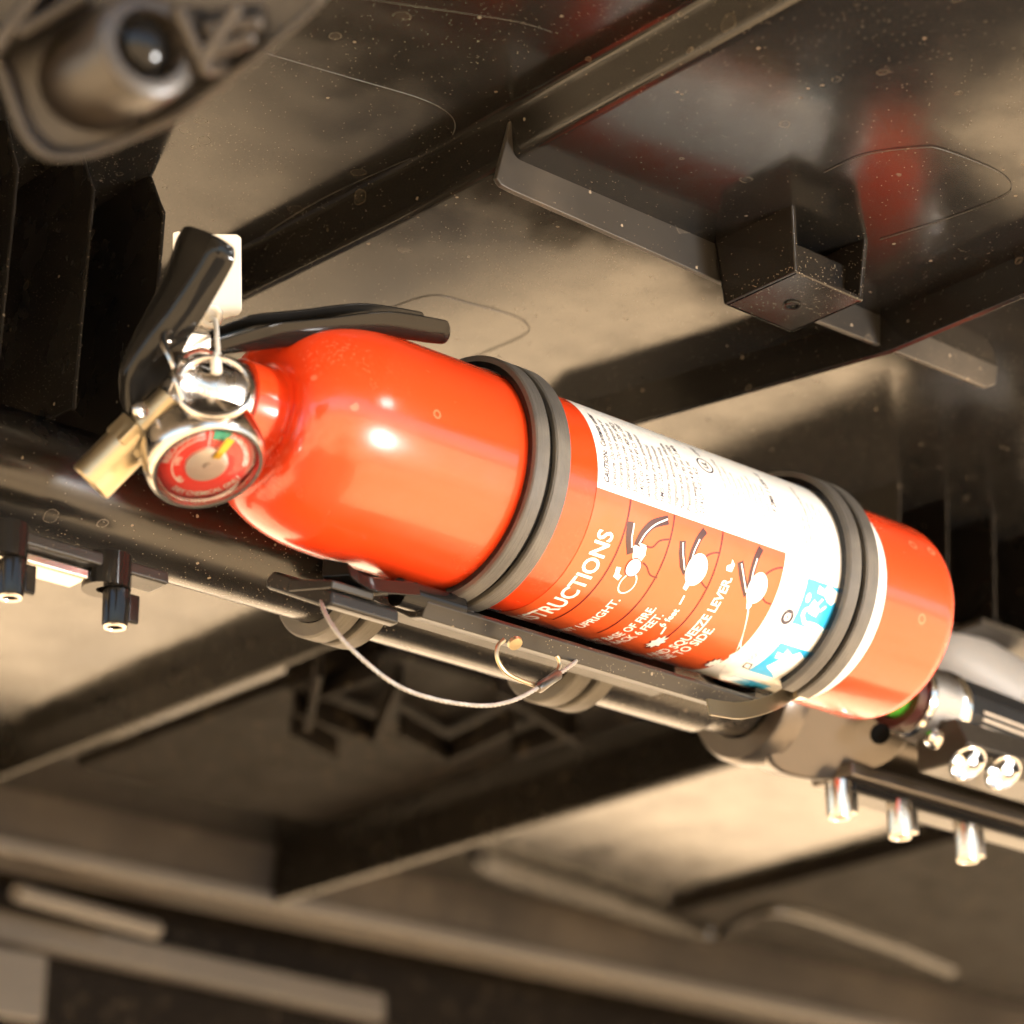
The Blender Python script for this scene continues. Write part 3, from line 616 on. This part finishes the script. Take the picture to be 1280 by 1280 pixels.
rv = PY(175, 513, -.0108)
MB().lathe([(0, .0030), (-.0010, .0028), (-.0015, .0020), (-.0015, 0)], rv, AY, 24).build('rivet', 'steel', ex)
hx = PY(224, 424, -.012)
MB().lathe([(-.006, 0), (-.006, .0042), (.010, .0042), (.010, 0)], hx, V((.93, -.15, .12)), 6).build('hex_pin', 'steel', ex, .0004, sharp=20)
# gauge
gx, gn = -.1905, V((0, -math.cos(R(-64)), math.sin(R(-64))))
gc = PY(260, 586, -.0165); gx = gc.x; go = gc - gn*.009
ga = MB().lathe([(-.016, 0), (-.016, .0055), (-.007, .0055), (-.006, .0160), (-.0035, .0198), (.0035, .0203), (.0075, .0197), (.0090, .0184), (.0090, .0172), (.0078, .0168), (.0060, .0166), (.0060, .0)], go, gn, 64).build('gauge', 'steel', ex, sharp=40)
gr_ = (cr - gn*cr.dot(gn)).normalized(); gu = gn.cross(gr_)
ang = R(8); gr_, gu = gr_*math.cos(ang) + gu*math.sin(ang), gu*math.cos(ang) - gr_*math.sin(ang)
def gsec(r0, r1, a0, a1, lift, material, name, k=24):
    return MB().grid(lambda a, b: go + gn*(.0061 + lift) + (gr_*math.cos(R(a0+(a1-a0)*a)) + gu*math.sin(R(a0+(a1-a0)*a)))*(r0+(r1-r0)*b), k, 2).build(name, material, ga, recalc=False)
gsec(0, .0165, 0, 360, 0, 'gface', 'dial'); gsec(.0105, .0160, 40, 66, .0001, 'green', 'charged_zone'); gsec(.0070, .0156, 70, 71.5, .0001, 'gwhite', 'tick'); gsec(.0112, .0116, 78, 205, .0001, 'gwhite', 'scale_arc')
MB().lathe([(.0062, .0072), (.0074, .0072), (.0076, .0068), (.0076, .0015), (.0086, .0012), (.0088, 0)], go, gn, 36).build('hub_disc', 'brushed', ga)
nd = go + gn*.0080; da = R(38); nv = gr_*math.cos(da) + gu*math.sin(da); nw = gn.cross(nv)
MB().prism([nd + nv*.004 + nw*.0012, nd + nv*.0132 + nw*.0026, nd + nv*.0138 - nw*.0002, nd + nv*.0050 - nw*.0012], gn*.0005).build('needle', 'yellow', ga)
def gtext(s_, rad, a_mid, size, flip=False):
    cu_ = bpy.data.curves.new('t', 'FONT'); cu_.body = s_; cu_.size = size; cu_.align_x = 'CENTER'; cu_.offset = .00005; cu_.resolution_u = 3
    o = bpy.data.objects.new('t', cu_); COL.objects.link(o); me = bpy.data.meshes.new_from_object(o.evaluated_get(bpy.context.evaluated_depsgraph_get()))
    bpy.data.objects.remove(o); bpy.data.curves.remove(cu_)
    for v_ in me.vertices:
        x, y = v_.co.x, v_.co.y
        if flip: a = R(a_mid) + x/rad; r_ = rad - y
        else: a = R(a_mid) - x/rad; r_ = rad + y
        v_.co = go + gn*.0063 + (gr_*math.cos(a) + gu*math.sin(a))*r_ - O
    me.name = 'dial_lettering'; me.materials.clear(); me.materials.append(M['gwhite']); q = bpy.data.objects.new('dial_lettering', me); COL.objects.link(q); q.parent = ga; q.location = -ga.location
gtext('RECHARGE', .0128, 116, .0034); gtext('DRY CHEMICAL ONLY', .0150, 258, .0027, True); gtext('OVERCHARGED', .0128, 4, .0022); gtext('195', .0090, 150, .0026); gtext('PSI', .0096, 200, .0024)
MB().lathe([(.0078, .0166), (.0082, .0166), (.0100, .0140), (.0110, .0090), (.0114, 0)], go, gn, 48).build('lens', 'glass', ga)
# pull ring
rc = PY(268, 484, -.030); rn = (-cw + cu*.62 + cr*.05).normalized(); re1 = (cr - rn*cr.dot(rn)).normalized(); re2 = rn.cross(re1)
a0 = R(-28); re1, re2 = re1*math.cos(a0) + re2*math.sin(a0), re2*math.cos(a0) - re1*math.sin(a0)
MB().tube([rc + re1*.0123*math.cos(2*math.pi*k/48) + re2*.0115*math.sin(2*math.pi*k/48) for k in range(48)], .00130, 12, True).build('pull_ring', 'steel', ex)
pl_ = [PY(222, 470, -.026), PY(213, 448, -.025), PY(204, 430, -.022), PY(206, 418, -.018), PY(216, 414, -.014)]
MB().tube(spline(pl_, 6), .0011, 10).build('pin_leg', 'steel', ex)
MB().tube(spline([PY(230, 500, -.028), PY(219, 470, -.027), PY(226, 448, -.024), PY(250, 438, -.020), PY(278, 448, -.014)], 6), .0010, 10).build('pull_pin', 'steel', ex)

# straps round the extinguisher
def body_strap(xl, lab, a_end, name='rubber_strap'):
    st = thing(name, onc(xl + .010, -95, RB), lab, 'strap', 'rubber straps round the extinguisher')
    e1, e2 = -AY, AZv; o = V((xl, 0, ZE))
    MB().sweep(ring_section(o, AX, RB + .0006, [(.0, 0), (.0, .0022), (.0168, .0022), (.0168, 0)], a_end, 262, 90, e1, e2)).build('web', 'lever', st)
    MB().sweep(ring_section(o, AX, RB + .0006, RIDGE(.0034, .0067, .0046), a_end, 262, 100, e1, e2)).build('ridge', 'rubber', st)
    MB().sweep(ring_section(o, AX, RB + .0006, RIDGE(.0132, .0072, .0046), a_end - 1.5, 262, 100, e1, e2)).build('ridge', 'rubber', st)
    return st
body_strap(-.0740, 'black double ridge rubber strap round the plain red part of the extinguisher', -93)
st2 = body_strap(.0885, 'black double ridge rubber strap round the base end of the white label', -80)
bp = spline([onc(.1010, -76, RB + .001), onc(.0985, -88, RB + .003), PY(962, 880, -.008), PY(925, 889, -.009), PY(885, 884, -.007)], 6)
MB().sweep([[p + V((0, 0, .0036)), p + V((.0008, -.0007, -.0030)), p + V((.0008, .0005, -.0030)), p + V((0, .0012, .0036))] for p in bp]).build('buckle_band', 'band', st2, .0002)

# inspection tag, its tie, and the safety cable
tg = thing('inspection_tag', PY(262, 400, .016), 'blank white plastic tag standing behind the squeeze lever', 'tag')
tp = [PD(x, y, 1.005) for x, y in ((216, 291), (223, 289), (232, 292), (296, 293), (301, 297), (302, 388), (298, 394), (262, 402), (240, 412), (221, 404), (215, 385))]
MB().prism(tp, cw*.0012).build('tag_card', 'tag', tg, .0003)
ey = PD(263, 395, 1.0)
MB().tube([ey + (cr*math.cos(2*math.pi*k/24) + cu*math.sin(2*math.pi*k/24))*.0034 for k in range(24)], .0011, 8, True).build('eyelet', 'seal', tg)
MB().tube(spline([PD(264, 398, .992), PD(269, 402, .975), PD(271, 420, .955), PD(272, 440, .945), PD(270, 452, .94), PD(271, 468, .938)], 6), [.0009]*12 + [.0008]*8 + [.0016]*4 + [.0018]*6 + [.0008], 10).build('tie', 'seal', tg)
cb = thing('safety_cable', PY(400, 735, -.005), 'thin twisted steel cable looping below the bracket with a split ring', 'cable')
cp = spline([PY(400, 733, .012), PY(403, 757, .0), PY(416, 783, -.008), PY(440, 812, -.012), (PY(490, 853, -.014)), PY(540, 873, -.014), PY(600, 882, -.014), PY(640, 876, -.013), PY(672, 860, -.012), PY(695, 845, -.010), PY(716, 830, -.004), PY(726, 820, .004)], 14)
for s_ in range(3):
    pts = []
    L_ = 0
    for i, p in enumerate(cp):
        if i: L_ += (p - cp[i-1]).length
        d = (cp[min(i+1, len(cp)-1)] - cp[max(i-1, 0)]).normalized(); e1 = d.cross(AY).normalized(); e2 = d.cross(e1)
        a = L_*900 + s_*2*math.pi/3; pts.append(p + (e1*math.cos(a) + e2*math.sin(a))*.00036)
    MB().tube(pts, .00050, 7).build('strand', 'wire', cb)
ca, cb_ = PY(672, 861, -.012), PY(699, 842, -.0095)
MB().tube([ca, ca + (cb_-ca)*.08, ca + (cb_-ca)*.5, ca + (cb_-ca)*.92, cb_], [.0014, .0020, .0019, .0020, .0013], 14).build('crimp_sleeve', 'grey', cb)
sr = [PY(x, y, -.010) for x, y in ((672, 858), (650, 850), (632, 840), (622, 824), (622, 808), (630, 800))]
MB().tube(spline(sr, 6), .0008, 10).build('split_ring', 'brass', cb)
MB().tube(spline([PY(x, y, -.008) for x, y in ((692, 846), (699, 834), (699, 826), (696, 820))], 5), .0008, 10).build('split_ring', 'brass', cb)
MB().lathe([(0, .0028), (-.0012, .0026), (-.0012, 0)], PY(643, 803, -.0095), V((0, .6, .8)), 20).build('anchor_washer', 'brass', cb)

# ------------------------------------------------------------------ torch, grey housing
tc_ = PY(1150, 880, .028); ta = V((1, .02, -.03)).normalized()
to = thing('torch', tc_, 'black and steel torch with knurled collar and two bright lamps behind the extinguisher', 'torch')
MB().lathe([(-.026, 0), (-.026, .0075), (-.021, .0092), (-.012, .0098), (-.012, .0)], tc_, ta, 32).build('end_plug', 'plug', to)
MB().lathe([(-.0165, .0105), (-.0165, .0140), (-.011, .0140), (-.0105, .0105)], tc_, ta, 40, True).build('seal_ring', mat('seal_dark_red', (.035, .006, .005), .35), to)
# knurled collar
kn = MB(); seg, nn = 72, 16
kn.grid(lambda a, b: tc_ + ta*(-.008 + .017*b) + (ta.orthogonal().normalized()*math.cos(2*math.pi*a) + ta.cross(ta.orthogonal().normalized())*math.sin(2*math.pi*a))*(.0165 + .0006*(math.sin(2*math.pi*(a*36 + b*5)) * math.sin(2*math.pi*(a*36 - b*5)))), 216, 30)
kn.build('knurled_collar', 'knurl', to, sharp=180, recalc=False)
MB().lathe([(-.0105, .0100), (-.0105, .0156), (-.0082, .0164), (-.0080, .0100)], tc_, ta, 48, True).build('collar_ring', 'chrome', to)
MB().lathe([(.009, .010), (.009, .0166), (.0105, .0176), (.0135, .0176), (.0150, .0160), (.0150, .010)], tc_, ta, 48, True).build('collar_ring', 'chrome', to)
tb = MB().lathe([(.014, 0), (.014, .0160), (.016, .0174), (.20, .0174), (.20, 0)], tc_, ta, 12).build('barrel', 'torch', to, .001, sharp=20)
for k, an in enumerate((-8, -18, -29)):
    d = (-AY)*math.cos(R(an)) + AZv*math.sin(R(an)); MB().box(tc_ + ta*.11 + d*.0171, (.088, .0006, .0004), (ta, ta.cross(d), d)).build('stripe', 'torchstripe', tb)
lh = PY(1165, 930, .018); 
hd = MB().sweep([[q + V((0, -.010, .010)), q + V((0, -.016, -.002)), q + V((0, -.010, -.009)), q + V((0, .012, -.009)), q + V((0, .012, .012))] for q in (lh + V((.004, 0, .0)), lh + V((.012, 0, .0)), lh + V((.13, .0, -.0)))]).build('lamp_head', 'bracket', to, .001)
for k in range(8): MB().box(lh + V((.006 + .003*k, -.0135, -.0055)), (.0008, .0024, .0028), (AX, V((0, .8, -.6)), V((0, .6, .8)))).build('tooth', 'bracket', hd)
for q in ((1208, 952), (1252, 964)):
    c_ = PY(q[0], q[1], lh.y - .013); d_ = V((-.18, -.62, -.76)).normalized()
    lm = MB().lathe([(0, .0078), (.0014, .0084), (.0020, .0076), (.0004, .0066), (-.0010, .0040), (-.0014, 0)], c_, d_, 36).build('lamp', 'chrome', to)
    for s_ in (-1, 1): MB().lathe([(0, 0), (0, .0016), (.0012, .0012), (.0014, 0)], c_ + cr*.0030*s_ - d_*.0006, d_, 16).build('lamp_chip', 'lead', lm)
MB().lathe([(0, .0042), (-.003, .0040), (-.0046, .0022), (-.0048, 0)], PY(1166, 923, .012), V((.2, .8, .5)), 24).build('screw_head', 'steel', to)
gd = PY(1205, 838, .075)
hs = MB().lathe([(-.026, 0), (-.026, .010), (-.022, .0140), (-.012, .0170), (.0, .0182), (.024, .0185), (.030, .014), (.030, 0)], gd, V((.82, -.25, -.35)), 40).build('round_housing', mat('housing_grey', (.26, .25, .24), .5), None, .001)
tag(hs, 'smooth round grey housing behind the torch collar', 'housing')

# ------------------------------------------------------------------ blurred moulding overhead in the near left corner
mo = thing('overhead_moulding', PD(150, 80, .76), 'blurred brown plastic moulding with a round socket in the upper left corner', 'moulding')
dm = .76
def D(x, y, d=dm): return PD(x, y, d)
outl = [(430, -60), (405, 0), (372, 34), (300, 95), (230, 148), (180, 172), (120, 196), (82, 203), (50, 198), (22, 168), (0, 108), (-40, 0), (-60, -60)]
back = (cw*.7 + AZv*.5 + AX*.2).normalized()
rimv = spline([D(*p) for p in outl], 4)
MB().sweep([[p, p + (D(190, 20)-p).normalized()*.0030, p + (D(190, 20)-p).normalized()*.0030 + back*.022, p + back*.022] for p in rimv]).build('rim', 'mould', mo, .001)
MB().prism([p + back*.007 for p in spline([D(*p) for p in outl], 2)], back*.003).build('floor', 'mould', mo)
bx_ = (D(184, 58, dm - .004) - D(75, 105, dm + .012)).normalized()
bo = MB().lathe([(-.045, 0), (-.045, .0165), (-.004, .0148), (.0, .0142), (.0008, .0125), (.0008, .0098), (-.010, .0088), (-.010, 0)], D(186, 56, dm - .014), (bx_*.78 - cw*.6).normalized(), 56).build('socket', 'mould', mo, sharp=40)
MB().lathe([(0, .0070), (.0012, .0066), (.0026, .0040), (.0030, 0)], D(184, 56, dm - .008), (bx_*.78 - cw*.6).normalized(), 32).build('ball', 'chrome' if 0 else 'lever', bo)
for a_, b_ in (((255, 30), (330, 20)), ((262, 60), (318, 40)), ((250, 85), (300, 10)), ((275, 95), (235, 10)), ((20, 40), (110, -10)), ((-10, 70), (60, -20))):
    bar(D(*a_, dm - .002), D(*b_, dm - .002), .004, .020, 'stiffener', mo, 'mould', up=back)
